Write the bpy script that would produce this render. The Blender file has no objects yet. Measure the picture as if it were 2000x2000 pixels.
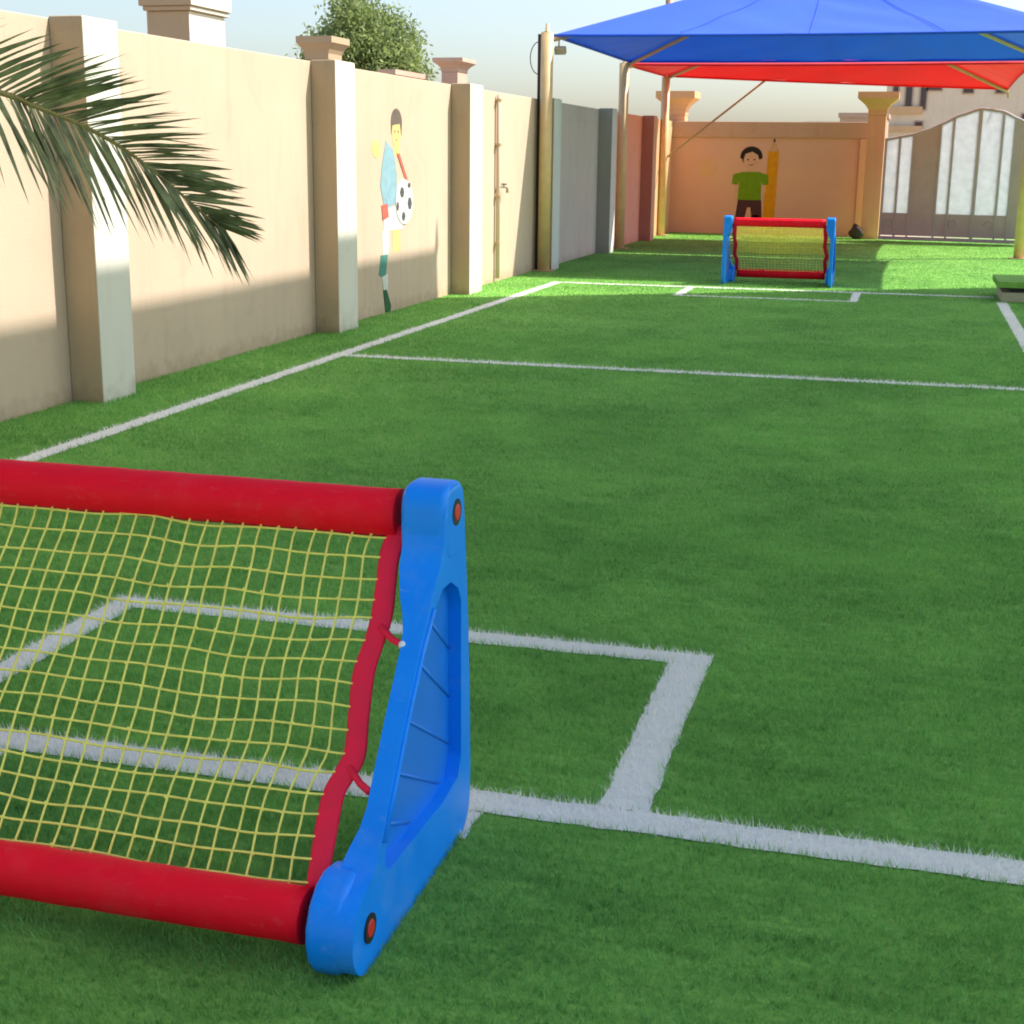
import bpy, bmesh, math, random
import numpy as np
from mathutils import Vector, Matrix
random.seed(7); rng = np.random.default_rng(7)
S = bpy.context.scene
COL = S.collection
# ------------------------------------------------------------------ camera
cam = bpy.data.cameras.new("camera"); cam_o = bpy.data.objects.new("camera", cam); COL.objects.link(cam_o)
yaw, pitch, roll = 0.2652717, 0.24320743, -0.01222969
cy, sy, cp, sp = math.cos(yaw), math.sin(yaw), math.cos(pitch), math.sin(pitch)
F = Vector((-sy*cp, cy*cp, -sp)); Rr = Vector((cy, sy, 0)); D = F.cross(Rr)
cr, sr = math.cos(roll), math.sin(roll)
RX = cr*Rr + sr*D; DN = -sr*Rr + cr*D
cam_o.matrix_world = Matrix(((RX.x, -DN.x, -F.x, 0), (RX.y, -DN.y, -F.y, 0), (RX.z, -DN.z, -F.z, 1.6), (0, 0, 0, 1)))
cam.sensor_fit = 'HORIZONTAL'; cam.sensor_width = 36; cam.lens = 36*2796.5/2000
cam.clip_start = 0.05; cam.clip_end = 3000
S.camera = cam_o
# ------------------------------------------------------------------ light
W = bpy.data.worlds.new("World"); S.world = W; W.use_nodes = True
wn = W.node_tree.nodes; wl = W.node_tree.links
sky = wn.new('ShaderNodeTexSky'); sky.sky_type = 'NISHITA'; sky.sun_disc = False
SUN = Vector((0.72, 0.386, 1.0)).normalized()
sky.sun_elevation = math.asin(SUN.z); sky.sun_rotation = math.atan2(SUN.x, SUN.y)
sky.air_density = 1.0; sky.dust_density = 2.3; sky.ozone_density = 1.6; sky.altitude = 0
wl.new(sky.outputs[0], wn['Background'].inputs[0]); wn['Background'].inputs[1].default_value = 0.15
sun = bpy.data.lights.new("sun", 'SUN'); sun.energy = 4.4; sun.angle = math.radians(0.7); sun.color = (1.0, 0.95, 0.86)
sun_o = bpy.data.objects.new("sun", sun); COL.objects.link(sun_o)
sun_o.rotation_euler = (-SUN).to_track_quat('-Z', 'Y').to_euler(); sun_o.location = (20, 10, 30)
S.view_settings.view_transform = 'Standard'; S.view_settings.look = 'None'
S.view_settings.exposure = 0.70; S.view_settings.gamma = 1
S.cycles.filter_width = 1.9 if hasattr(S.cycles, 'filter_width') else 1.5
S.render.filter_size = 1.9
S.cycles.max_bounces = 8; S.cycles.transparent_max_bounces = 8

# ------------------------------------------------------------------ helpers
def tag(o, label=None, cat=None, group=None, kind=None):
    if label: o['label'] = label
    if cat: o['category'] = cat
    if group: o['group'] = group
    if kind: o['kind'] = kind
    return o
def empty(name, loc=(0, 0, 0), rz=0):
    o = bpy.data.objects.new(name, None); COL.objects.link(o); o.location = loc; o.rotation_euler = (0, 0, rz)
    o.empty_display_size = 0.1
    return o
def link(name, me, mats, parent=None, bevel=0, smooth=False, segs=2):
    if not isinstance(mats, (list, tuple)): mats = [mats]
    for m in mats: me.materials.append(m)
    o = bpy.data.objects.new(name, me); COL.objects.link(o)
    if parent: o.parent = parent
    if smooth: me.polygons.foreach_set('use_smooth', [True]*len(me.polygons))
    if bevel:
        b = o.modifiers.new('bevel', 'BEVEL'); b.width = bevel; b.segments = segs; b.limit_method = 'ANGLE'
        b.angle_limit = math.radians(35); b.harden_normals = True
        me.polygons.foreach_set('use_smooth', [True]*len(me.polygons))
    return o
def obj(name, bm, mats, parent=None, bevel=0, smooth=False, segs=2):
    bmesh.ops.recalc_face_normals(bm, faces=bm.faces)
    me = bpy.data.meshes.new(name); bm.to_mesh(me); bm.free()
    return link(name, me, mats, parent, bevel, smooth, segs)
def box(bm, x0, x1, y0, y1, z0, z1, mi=0):
    v = [bm.verts.new((x, y, z)) for x in (x0, x1) for y in (y0, y1) for z in (z0, z1)]
    fs = []
    for q in ((0, 1, 3, 2), (4, 6, 7, 5), (0, 4, 5, 1), (2, 3, 7, 6), (0, 2, 6, 4), (1, 5, 7, 3)):
        f = bm.faces.new([v[i] for i in q]); f.material_index = mi; fs.append(f)
    return v, fs
def tube(bm, pts, r, n=10, cap=True, mi=0, smooth=True):
    pts = [Vector(p) for p in pts]; k = len(pts)
    rs = r if isinstance(r, (list, tuple)) else [r]*k
    prev = None; rings = []
    for i, p in enumerate(pts):
        t = (pts[min(i+1, k-1)] - pts[max(i-1, 0)]).normalized()
        if prev is None:
            a = Vector((0, 0, 1)) if abs(t.z) < .9 else Vector((1, 0, 0))
            u = t.cross(a).normalized()
        else:
            u = (prev - t*prev.dot(t)).normalized()
        prev = u; w = t.cross(u)
        rings.append([bm.verts.new(p + (u*math.cos(2*math.pi*j/n) + w*math.sin(2*math.pi*j/n))*rs[i]) for j in range(n)])
    for a, b in zip(rings, rings[1:]):
        for j in range(n):
            f = bm.faces.new((a[j], a[(j+1) % n], b[(j+1) % n], b[j])); f.material_index = mi; f.smooth = smooth
    if cap:
        for rg in (rings[0][::-1], rings[-1]):
            f = bm.faces.new(rg); f.material_index = mi
def prism(bm, poly, axis, a, b, mi=0):
    """extrude a 2D polygon along axis from a to b. 'x': poly=(y,z); 'y': (x,z); 'z': (x,y)"""
    mk = {'x': lambda p, t: (t, p[0], p[1]), 'y': lambda p, t: (p[0], t, p[1]), 'z': lambda p, t: (p[0], p[1], t)}[axis]
    A = [bm.verts.new(mk(p, a)) for p in poly]; B = [bm.verts.new(mk(p, b)) for p in poly]
    n = len(poly); fs = [bm.faces.new(A[::-1]), bm.faces.new(B)]
    for i in range(n): fs.append(bm.faces.new((A[i], A[(i+1) % n], B[(i+1) % n], B[i])))
    for f in fs: f.material_index = mi
def spline(pts, n=8):
    P = [Vector(p) for p in pts]; P = [2*P[0]-P[1]] + P + [2*P[-1]-P[-2]]; out = []
    for i in range(1, len(P)-2):
        for j in range(n):
            t = j/n; a, b, c, d = P[i-1:i+3]
            out.append(.5*((2*b) + (-a+c)*t + (2*a-5*b+4*c-d)*t*t + (-a+3*b-3*c+d)*t**3))
    out.append(P[-2]); return out

def mat(name, col, rough=.7, var=.08, scale=3.0, bump=0.0, bscale=60.0, metal=0, spec=.5, stretch=(1, 1, 1), transl=0.0, col2=None, sheen=0.0, scuff=0):
    m = bpy.data.materials.new(name); m.use_nodes = True; nt = m.node_tree; N = nt.nodes; L = nt.links
    b = N['Principled BSDF']; b.inputs['Roughness'].default_value = rough; b.inputs['Metallic'].default_value = metal
    b.inputs['Specular IOR Level'].default_value = spec
    if sheen: b.inputs['Sheen Weight'].default_value = sheen
    tc = N.new('ShaderNodeTexCoord'); mp = N.new('ShaderNodeMapping'); mp.inputs['Scale'].default_value = stretch
    L.new(tc.outputs['Object'], mp.inputs['Vector'])
    nz = N.new('ShaderNodeTexNoise'); nz.inputs['Scale'].default_value = scale; nz.inputs['Detail'].default_value = 6; nz.inputs['Roughness'].default_value = .6
    L.new(mp.outputs[0], nz.inputs['Vector'])
    rp = N.new('ShaderNodeValToRGB'); rp.color_ramp.elements[0].position = .3; rp.color_ramp.elements[1].position = .7
    c2 = col2 or col
    rp.color_ramp.elements[0].color = (*[c*(1-var) for c in col], 1); rp.color_ramp.elements[1].color = (*[min(1, c*(1+var)) for c in c2], 1)
    L.new(nz.outputs['Fac'], rp.inputs[0]); L.new(rp.outputs[0], b.inputs['Base Color'])
    if bump:
        n2 = N.new('ShaderNodeTexNoise'); n2.inputs['Scale'].default_value = bscale; n2.inputs['Detail'].default_value = 4
        L.new(tc.outputs['Object'], n2.inputs['Vector'])
        bp = N.new('ShaderNodeBump'); bp.inputs['Strength'].default_value = bump; bp.inputs['Distance'].default_value = .01
        L.new(n2.outputs['Fac'], bp.inputs['Height']); L.new(bp.outputs[0], b.inputs['Normal'])
    rr_ = N.new('ShaderNodeMapRange'); rr_.inputs['To Min'].default_value = max(0, rough-.12); rr_.inputs['To Max'].default_value = min(1, rough+.12)
    L.new(nz.outputs['Fac'], rr_.inputs['Value']); L.new(rr_.outputs[0], b.inputs['Roughness'])
    if scuff:
        def scratch(sc, st, lo, hi):
            m1 = N.new('ShaderNodeMapping'); m1.inputs['Scale'].default_value = st; m1.inputs['Rotation'].default_value = (.3, .5, .2); L.new(tc.outputs['Object'], m1.inputs['Vector'])
            s1 = N.new('ShaderNodeTexNoise'); s1.inputs['Scale'].default_value = sc; s1.inputs['Detail'].default_value = 5; s1.inputs['Roughness'].default_value = .7
            L.new(m1.outputs[0], s1.inputs['Vector']); q = N.new('ShaderNodeMapRange'); q.inputs['From Min'].default_value = lo; q.inputs['From Max'].default_value = hi
            q.inputs['To Max'].default_value = scuff; L.new(s1.outputs['Fac'], q.inputs['Value']); return q.outputs[0]
        ad = N.new('ShaderNodeMath'); ad.operation = 'MAXIMUM'; L.new(scratch(14, (1, 7, 1), .60, .72), ad.inputs[0]); L.new(scratch(5, (1, 1, 1), .52, .80), ad.inputs[1])
        mm = N.new('ShaderNodeMix'); mm.data_type = 'RGBA'; L.new(ad.outputs[0], mm.inputs[0]); L.new(rp.outputs[0], mm.inputs[6]); mm.inputs[7].default_value = (.62, .56, .48, 1)
        L.new(mm.outputs[2], b.inputs['Base Color'])
    if transl:
        tr = N.new('ShaderNodeBsdfTranslucent'); mx = N.new('ShaderNodeMixShader'); mx.inputs[0].default_value = transl
        L.new(rp.outputs[0], tr.inputs['Color']); L.new(b.outputs[0], mx.inputs[1]); L.new(tr.outputs[0], mx.inputs[2])
        L.new(mx.outputs[0], N['Material Output'].inputs['Surface'])
    return m
def plaster(name, col, var=.05):
    """painted render: broad mottling, faint rain streaks and dust splashed up from the ground"""
    m = mat(name, col, rough=.85, var=var, scale=.9, bump=.25, bscale=90, spec=.25)
    nt = m.node_tree; N = nt.nodes; L = nt.links; b = N['Principled BSDF']
    src = b.inputs['Base Color'].links[0].from_socket
    tc = N.new('ShaderNodeTexCoord'); mp = N.new('ShaderNodeMapping'); mp.inputs['Scale'].default_value = (3.5, 3.5, .35)
    L.new(tc.outputs['Object'], mp.inputs['Vector'])
    nz = N.new('ShaderNodeTexNoise'); nz.inputs['Scale'].default_value = 2.2; nz.inputs['Detail'].default_value = 5
    L.new(mp.outputs[0], nz.inputs['Vector'])
    mr = N.new('ShaderNodeMapRange'); mr.inputs['From Min'].default_value = .52; mr.inputs['From Max'].default_value = .85
    mr.inputs['To Max'].default_value = .22; L.new(nz.outputs['Fac'], mr.inputs['Value'])
    mx = N.new('ShaderNodeMix'); mx.data_type = 'RGBA'; mx.blend_type = 'MULTIPLY'
    L.new(mr.outputs[0], mx.inputs[0]); L.new(src, mx.inputs[6]); mx.inputs[7].default_value = (.62, .52, .42, 1)
    g = N.new('ShaderNodeNewGeometry'); sx = N.new('ShaderNodeSeparateXYZ'); L.new(g.outputs['Position'], sx.inputs[0])
    n3 = N.new('ShaderNodeTexNoise'); n3.inputs['Scale'].default_value = 9; n3.inputs['Detail'].default_value = 6; L.new(g.outputs['Position'], n3.inputs['Vector'])
    a = N.new('ShaderNodeMath'); a.operation = 'MULTIPLY_ADD'; L.new(n3.outputs['Fac'], a.inputs[0]); a.inputs[1].default_value = -.36; L.new(sx.outputs['Z'], a.inputs[2])
    m2 = N.new('ShaderNodeMapRange'); m2.inputs['From Min'].default_value = -.20; m2.inputs['From Max'].default_value = -.04; m2.inputs['To Min'].default_value = .42; m2.inputs['To Max'].default_value = 0
    L.new(a.outputs[0], m2.inputs['Value'])
    m3 = N.new('ShaderNodeMix'); m3.data_type = 'RGBA'; m3.blend_type = 'MULTIPLY'; L.new(m2.outputs[0], m3.inputs[0]); L.new(mx.outputs[2], m3.inputs[6]); m3.inputs[7].default_value = (.50, .42, .30, 1)
    n4 = N.new('ShaderNodeTexNoise'); n4.inputs['Scale'].default_value = 1.7; n4.inputs['Detail'].default_value = 2; n4.inputs['Distortion'].default_value = 1.2; L.new(g.outputs['Position'], n4.inputs['Vector'])
    m4 = N.new('ShaderNodeMapRange'); m4.inputs['From Min'].default_value = .60; m4.inputs['From Max'].default_value = .64; m4.inputs['To Max'].default_value = .13; L.new(n4.outputs['Fac'], m4.inputs['Value'])
    m5 = N.new('ShaderNodeMix'); m5.data_type = 'RGBA'; m5.blend_type = 'MULTIPLY'; L.new(m4.outputs[0], m5.inputs[0]); L.new(m3.outputs[2], m5.inputs[6]); m5.inputs[7].default_value = (.72, .70, .66, 1)
    L.new(m5.outputs[2], b.inputs['Base Color'])
    return m

M = {}
M['cream'] = plaster('cream_plaster', (.64, .485, .365))
M['tan'] = plaster('tan_plaster', (.52, .38, .24))
M['white'] = plaster('white_plaster', (.78, .73, .64), .03)
M['grey'] = plaster('grey_plaster', (.72, .61, .53))
M['dgrey'] = plaster('dark_grey_plaster', (.42, .365, .29))
M['lgrey'] = plaster('light_grey_plaster', (.78, .76, .72), .03)
M['salmon'] = plaster('salmon_plaster', (.86, .47, .37))
M['redbrown'] = plaster('red_brown_plaster', (.50, .22, .16))
M['pink'] = plaster('pink_plaster', (.66, .45, .34))
M['orange'] = plaster('orange_plaster', (.72, .42, .22))
M['far'] = mat('apricot_plaster', (.74, .38, .28), rough=.85, var=.04, scale=.5, bump=.2, bscale=60, spec=.25, col2=(.76, .46, .27))
M['farband'] = plaster('apricot_band_plaster', (.62, .36, .22))
M['post'] = mat('mustard_paint', (.78, .53, .25), rough=.45, var=.10, scale=5, scuff=.2)
M['steel'] = mat('tan_steel_paint', (.48, .33, .19), rough=.5, var=.08, scale=5)
M['bluefab'] = mat('blue_shade_cloth', (.004, .105, .80), rough=.75, var=.10, scale=1.2, bump=.3, bscale=250, transl=.14, sheen=.12)
M['redfab'] = mat('red_shade_cloth', (.92, .006, .02), rough=.75, var=.10, scale=1.2, bump=.3, bscale=250, transl=.17, sheen=.2)
M['beigefab'] = mat('beige_shade_cloth', (.60, .58, .50), rough=.8, var=.05, scale=1.2, transl=.28)
M['blue'] = mat('blue_moulded_plastic', (.0, .26, 1.0), rough=.42, var=.06, scale=9, bump=.08, bscale=220, spec=.32, scuff=.10)
M['bluedk'] = mat('blue_recess_shaded_plastic', (.0, .19, .78), rough=.45, var=.08, scale=9)  # darker copy of the moulded blue, recess shade put into the colour
M['red'] = mat('red_tube_sleeve', (.95, .002, .02), rough=.6, var=.06, scale=10, bump=.12, bscale=160, spec=.2, scuff=.06)
M['redband'] = mat('red_webbing', (.93, .004, .045), rough=.7, var=.08, scale=20, bump=.2, bscale=400)
M['redcap'] = mat('red_bolt_plastic', (.60, .03, .03), rough=.4)
M['black'] = mat('black_rubber_and_shade', (.015, .015, .018), rough=.5)  # also paints the shade in the platform gap and bolt holes
M['net'] = mat('yellow_net_cord', (.92, .80, .16), rough=.7, var=.15, scale=25)
M['wht'] = mat('white_clip_plastic', (.8, .8, .82), rough=.4)
M['mauve'] = mat('mauve_gate_paint', (.47, .40, .40), rough=.55, var=.09, scale=3, scuff=.12)
M['gategrey'] = mat('grey_gate_bar_paint', (.44, .41, .42), rough=.5)
M['frost'] = mat('frosted_gate_panel', (.72, .74, .78), rough=.35, var=.09, scale=7, transl=.75)
M['bld'] = plaster('beige_block_plaster', (.70, .60, .46))
M['bld2'] = plaster('brown_block_plaster', (.42, .31, .23))
M['glass'] = mat('dark_window_glass', (.06, .05, .05), rough=.15)
M['ledge'] = plaster('ochre_ledge_plaster', (.60, .40, .22))
M['concrete'] = mat('beige_concrete', (.50, .43, .31), rough=.85, bump=.3)
M['sand'] = mat('sandy_ground', (.45, .36, .25), rough=.95, var=.15, scale=.6, bump=.4, bscale=20)
M['bark'] = mat('palm_bark', (.16, .10, .06), rough=.95, var=.35, scale=9, bump=1.0, bscale=25)
M['rachis'] = mat('palm_rachis', (.34, .26, .10), rough=.6, var=.15, scale=14)
M['palm'] = mat('palm_leaflet', (.12, .14, .065), rough=.42, var=.55, scale=9, col2=(.24, .26, .13), transl=.18)
M['leaf'] = mat('bush_leaf', (.17, .24, .07), rough=.6, var=.4, scale=2.5, col2=(.28, .35, .12), transl=.45)
M['twig'] = mat('bush_wood', (.12, .09, .06), rough=.9)
M['dark'] = mat('dark_brown_stone', (.05, .035, .03), rough=.8, bump=.8, bscale=15)
def paint(name, c): M[name] = mat(name+'_mural_paint', c, rough=.85, var=.12, scale=9, spec=.2)
paint('hair', (.03, .022, .02)); paint('skin', (.70, .40, .25)); paint('green', (.17, .30, .01)); paint('brown', (.09, .035, .035))
paint('pyellow', (.72, .56, .22)); paint('pblue', (.27, .43, .50)); paint('pwhite', (.72, .70, .66)); paint('pteal', (.10, .30, .25))
paint('pdark', (.10, .10, .10)); paint('pencil', (.72, .30, .01)); paint('pred', (.55, .14, .10)); paint('pdkgreen', (.04, .13, .06))
paint('pencilwood', (.66, .38, .20)); paint('hairgrey', (.16, .12, .10)); paint('pcream', (.80, .70, .48))

# turf
def turf_mat(name, a, b, sheet=False):
    m = bpy.data.materials.new(name); m.use_nodes = True; nt = m.node_tree; N = nt.nodes; L = nt.links
    p = N['Principled BSDF']; p.inputs['Roughness'].default_value = .55 if not sheet else .8; p.inputs['Specular IOR Level'].default_value = .3
    g = N.new('ShaderNodeNewGeometry')
    def noise(scale, st, det=4):
        mp = N.new('ShaderNodeMapping'); mp.inputs['Scale'].default_value = st; L.new(g.outputs['Position'], mp.inputs['Vector'])
        n = N.new('ShaderNodeTexNoise'); n.inputs['Scale'].default_value = scale; n.inputs['Detail'].default_value = det
        n.inputs['Roughness'].default_value = .65; L.new(mp.outputs[0], n.inputs['Vector']); return n.outputs['Fac']
    big = noise(.8, (1, 1, 1), 3); streak = noise(7, (.45, 4.0, 0), 7); fine = noise(55, (1, 1, 1), 2)
    def math_(op, x, y):
        n = N.new('ShaderNodeMath'); n.operation = op
        for i, v in enumerate((x, y)):
            if isinstance(v, float): n.inputs[i].default_value = v
            else: L.new(v, n.inputs[i])
        return n.outputs[0]
    s = math_('ADD', math_('MULTIPLY', big, .28), math_('ADD', math_('MULTIPLY', streak, .42), math_('MULTIPLY', fine, .30)))
    rp = N.new('ShaderNodeValToRGB'); rp.color_ramp.elements[0].position = .40; rp.color_ramp.elements[1].position = .60
    rp.color_ramp.elements[0].color = (*a, 1); rp.color_ramp.elements[1].color = (*b, 1)
    L.new(s, rp.inputs[0]); L.new(rp.outputs[0], p.inputs['Base Color'])
    if sheet:
        bp = N.new('ShaderNodeBump'); bp.inputs['Strength'].default_value = .6; bp.inputs['Distance'].default_value = .02
        L.new(noise(90, (1, 1, 1), 4), bp.inputs['Height']); L.new(bp.outputs[0], p.inputs['Normal'])
    else:
        tr = N.new('ShaderNodeBsdfTranslucent'); mx = N.new('ShaderNodeMixShader'); mx.inputs[0].default_value = .42
        L.new(rp.outputs[0], tr.inputs['Color']); L.new(p.outputs[0], mx.inputs[1]); L.new(tr.outputs[0], mx.inputs[2])
        L.new(mx.outputs[0], N['Material Output'].inputs['Surface'])
    return m
M['turf'] = turf_mat('green_turf_backing', (.14, .33, .05), (.29, .56, .11), True)
M['blade'] = turf_mat('green_turf_fibre', (.12, .33, .075), (.34, .68, .18))
M['lineb'] = turf_mat('white_turf_backing', (.84, .83, .79), (.93, .92, .88), True)
M['lineblade'] = turf_mat('white_turf_fibre', (.90, .89, .84), (.97, .96, .91))

# ------------------------------------------------------------------ ground
XW = -5.24
def sheet(name, x0, x1, y0, y1, z, m):
    bm = bmesh.new(); v = [bm.verts.new(p) for p in ((x0, y0, z), (x1, y0, z), (x1, y1, z), (x0, y1, z))]; bm.faces.new(v)
    return tag(obj(name, bm, m), kind='structure')
sheet('ground', -900, 900, -900, 1500, -.03, M['sand'])
sheet('turf', -5.45, 9.0, -4, 33.2, 0, M['turf'])

# markings: polygons on the turf, white fibres growing on them
LW = .1
lines = {
 'touchline': [(-4.51, -4, -4.39, 18.56)],
 'right': [(1.02, -4, 1.14, 17.85)],
 'goal_line': [(-4.39, 3.17, 1.02, 3.29)],
 'halfway_line': [(-4.39, 10.865, 1.02, 10.985)],
 'far_goal_line': [(-4.39, 18.44, 1.02, 18.56)],
 'goal_area': [(-2.72, 4.40, -.525, 4.51), (-2.72, 3.29, -2.61, 4.40), (-.66, 3.29, -.53, 4.40)],
 'far_goal_area': [(-2.72, 17.24, -.55, 17.34), (-2.72, 17.34, -2.62, 18.45), (-.65, 17.34, -.55, 18.45)],
 'goal_stub': [(-1.03, 3.02, -.93, 3.17), (-2.40, 3.02, -2.28, 3.17)],
}
allrect = [r for v in lines.values() for r in v]

def in_rects(x, y, rects, wob=.008):
    m = np.zeros(len(x), bool)
    for (x0, y0, x1, y1) in rects:
        w = wob*rng.standard_normal(len(x))
        m |= (x > x0+w) & (x < x1+w) & (y > y0+w) & (y < y1+w)
    return m
# scatter points over the turf with density falling with distance from the photographer
FV = np.array([RX[:], DN[:], F[:]])
def scatter():
    out = []
    def band(y0, y1, dens, h, w):
        x0, x1 = -5.22, min(2.6+.02*y1, 3.4)
        n = int((x1-x0)*(y1-y0)*dens); x = rng.uniform(x0, x1, n); y = rng.uniform(y0, y1, n)
        c = (np.stack([x, y, -1.6*np.ones(n)], 1)) @ FV.T
        u = c[:, 0]/c[:, 2]*2796/1000; v = c[:, 1]/c[:, 2]*2796/1000
        k = (c[:, 2] > .2) & (np.abs(u) < 1.22) & (v < 1.3)
        out.append(np.stack([x[k], y[k], np.full(k.sum(), h), np.full(k.sum(), w)], 1))
    band(1.5, 3.2, 17000, .028, .0030); band(3.2, 4.6, 14000, .028, .0034); band(4.6, 6.5, 8500, .028, .0044)
    band(6.5, 9, 4200, .028, .006); band(9, 13, 2600, .027, .0075); band(13, 20, 1800, .020, .009); band(20, 32.4, 1300, .016, .011)
    return np.concatenate(out)
P = scatter()
white = in_rects(P[:, 0], P[:, 1], allrect)
def blades(name, P, m, kind, parent=None):
    n = len(P); a = rng.uniform(0, 2*math.pi, n); lean = rng.normal(0, .45, (n, 2)); lean[:, 1] -= .18
    h = P[:, 2]*rng.uniform(.65, 1.15, n); w = P[:, 3]*rng.uniform(.7, 1.2, n)
    b = np.stack([P[:, 0], P[:, 1], np.full(n, .001)], 1); d = np.stack([np.cos(a), np.sin(a), np.zeros(n)], 1)*w[:, None]/2
    tip = b + np.stack([lean[:, 0]*h, lean[:, 1]*h, h], 1)
    V = np.empty((n*3, 3)); V[0::3] = b-d; V[1::3] = b+d; V[2::3] = tip
    me = bpy.data.meshes.new(name); me.vertices.add(n*3); me.vertices.foreach_set('co', V.ravel())
    me.loops.add(n*3); me.loops.foreach_set('vertex_index', np.arange(n*3)); me.polygons.add(n)
    me.polygons.foreach_set('loop_start', np.arange(0, n*3, 3)); me.polygons.foreach_set('loop_total', np.full(n, 3))
    me.update(); me.validate()
    o = link(name, me, m, parent)
    return tag(o, kind=kind) if kind else o
g = blades('turf_fibres', P[~white], M['blade'], 'stuff')
tag(g, 'short green artificial grass fibres covering the whole pitch', 'artificial grass')
names = {'touchline': 'touchline_marking', 'right': 'touchline_marking', 'goal_line': 'goal_line_marking', 'halfway_line': 'halfway_line_marking',
         'far_goal_line': 'goal_line_marking', 'goal_area': 'goal_area_marking', 'far_goal_area': 'goal_area_marking', 'goal_stub': 'goal_post_marking'}
PW = P[white]
wx = rng.uniform(0, 1, len(PW))
for key, rects in lines.items():
    bm = bmesh.new()
    for (x0, y0, x1, y1) in rects:
        # ragged edge: small random wobble along each long side
        n = max(4, int(max(x1-x0, y1-y0)/.05)); n = min(n, 260)
        A, B = [], []
        for i in range(n+1):
            t = i/n
            if x1-x0 > y1-y0:
                x = x0+(x1-x0)*t; A.append(bm.verts.new((x, y0+random.gauss(0, .003), .004))); B.append(bm.verts.new((x, y1+random.gauss(0, .003), .004)))
            else:
                y = y0+(y1-y0)*t; A.append(bm.verts.new((x1+random.gauss(0, .003), y, .004))); B.append(bm.verts.new((x0+random.gauss(0, .003), y, .004)))
        for i in range(n): bm.faces.new((A[i], A[i+1], B[i+1], B[i]))
    o = tag(obj(names[key], bm, M['lineb']), kind='structure')
    k = in_rects(PW[:, 0], PW[:, 1], rects, .002)
    if k.sum(): blades('white_fibres', PW[k], M['lineblade'], None, o)

# ------------------------------------------------------------------ left boundary wall
WH = 2.40
wall = empty('boundary_wall', (XW, 14, 0))
tag(wall, 'long plastered boundary wall along the left touchline, cream then grey, salmon and orange', 'wall')
wall_o = Vector((XW, 14, 0))
def wobj(name, bm, m, parent=wall, **k):
    bmesh.ops.translate(bm, verts=bm.verts, vec=-wall_o); return obj(name, bm, m, parent, **k)
pil = [(0.10, .5), (4.15, 4.6), (8.22, 8.64), (12.30, 12.78), (16.38, 16.90), (20.45, 20.90), (24.58, 25.0), (28.65, 29.05)]
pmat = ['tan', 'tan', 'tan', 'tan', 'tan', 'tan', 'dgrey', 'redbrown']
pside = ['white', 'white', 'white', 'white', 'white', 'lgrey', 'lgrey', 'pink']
ptext = {6: 'dark grey pilaster', 7: 'red brown pilaster with a pink side'}
edges = [-4.0] + [ (a+b)/2 for a, b in pil ] + [32.6]
segm = ['cream']*6 + ['grey', 'salmon', 'orange']
segl = {6: 'grey painted wall panel', 7: 'salmon painted wall panel', 8: 'orange painted wall panel'}
for i in range(len(edges)-1):
    bm = bmesh.new(); box(bm, XW-.2, XW, edges[i]+.001, edges[i+1]-.001, -.05, WH)
    o = wobj('wall_panel', bm, M[segm[i]], bevel=.008)
    if i in segl: o['label'] = segl[i]
for i, (a, b) in enumerate(pil):
    bm = bmesh.new(); v, fs = box(bm, XW-.001, XW+.235, a, b, -.02, WH+.012)
    bm.normal_update()
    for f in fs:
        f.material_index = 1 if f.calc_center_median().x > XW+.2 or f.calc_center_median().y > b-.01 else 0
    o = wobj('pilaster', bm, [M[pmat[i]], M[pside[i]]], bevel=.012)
    if i in ptext: o['label'] = ptext[i]
# painted footballer on the fourth cream panel; layers of paint a couple of mm thick
def poly_x(bm, pts, x0, x1): prism(bm, pts, 'x', x0, x1)
def ell(cyy, cz, ry, rz, n=24, a0=0, a1=2*math.pi):
    return [(cyy+ry*math.cos(a0+(a1-a0)*i/n), cz+rz*math.sin(a0+(a1-a0)*i/n)) for i in range(n if a1-a0 > 6.2 else n+1)]
def layer(name, polys, m, parent, k=1, lab=None):
    bm = bmesh.new()
    for j, p in enumerate(polys): poly_x(bm, p, XW-.001, XW+.0015*k+.0003*j)
    bmesh.ops.translate(bm, verts=bm.verts, vec=-wall_o)
    return obj(name, bm, m, parent)
mu = layer('painted_boy', [ell(14.52, 1.84, .13, .15), [(14.46, 1.72), (14.60, 1.72), (14.62, 1.60), (14.42, 1.60)],
     [(14.36, .93), (14.60, .93), (14.62, .62), (14.40, .60)], ell(13.92, 1.66, .12, .09)], M['pyellow'], wall, 1)
mu['label'] = 'faded painting of a boy holding a football'
layer('painted_hair', [ell(14.52, 1.93, .17, .14, 20, 0, math.pi)+[(14.36, 1.80), (14.40, 1.90), (14.62, 1.92), (14.67, 1.80)]], M['hairgrey'], mu, 2)
layer('painted_shirt', [[(14.20, 1.74), (14.42, 1.64), (14.52, 1.40), (14.50, 1.12), (14.15, 1.05), (14.02, 1.30), (14.10, 1.55)]], M['pblue'], mu, 3)
layer('painted_face', [ell(14.47, 1.84, .016, .016, 8), ell(14.57, 1.84, .016, .016, 8), [(14.48, 1.77), (14.52, 1.755), (14.57, 1.77), (14.52, 1.745)]], M['hairgrey'], mu, 2)
layer('painted_sash', [[(14.52, 1.62), (14.60, 1.62), (14.92, 1.28), (14.88, 1.24)], [(14.05, 1.10), (14.22, 1.12), (14.26, .98), (14.08, .95)]], M['pred'], mu, 4)
layer('painted_shorts', [[(14.10, 1.08), (14.66, 1.08), (14.70, .84), (14.12, .84)], [(14.06, .84), (14.28, .84), (14.24, .60), (14.08, .60)]], M['pwhite'], mu, 2)
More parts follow.
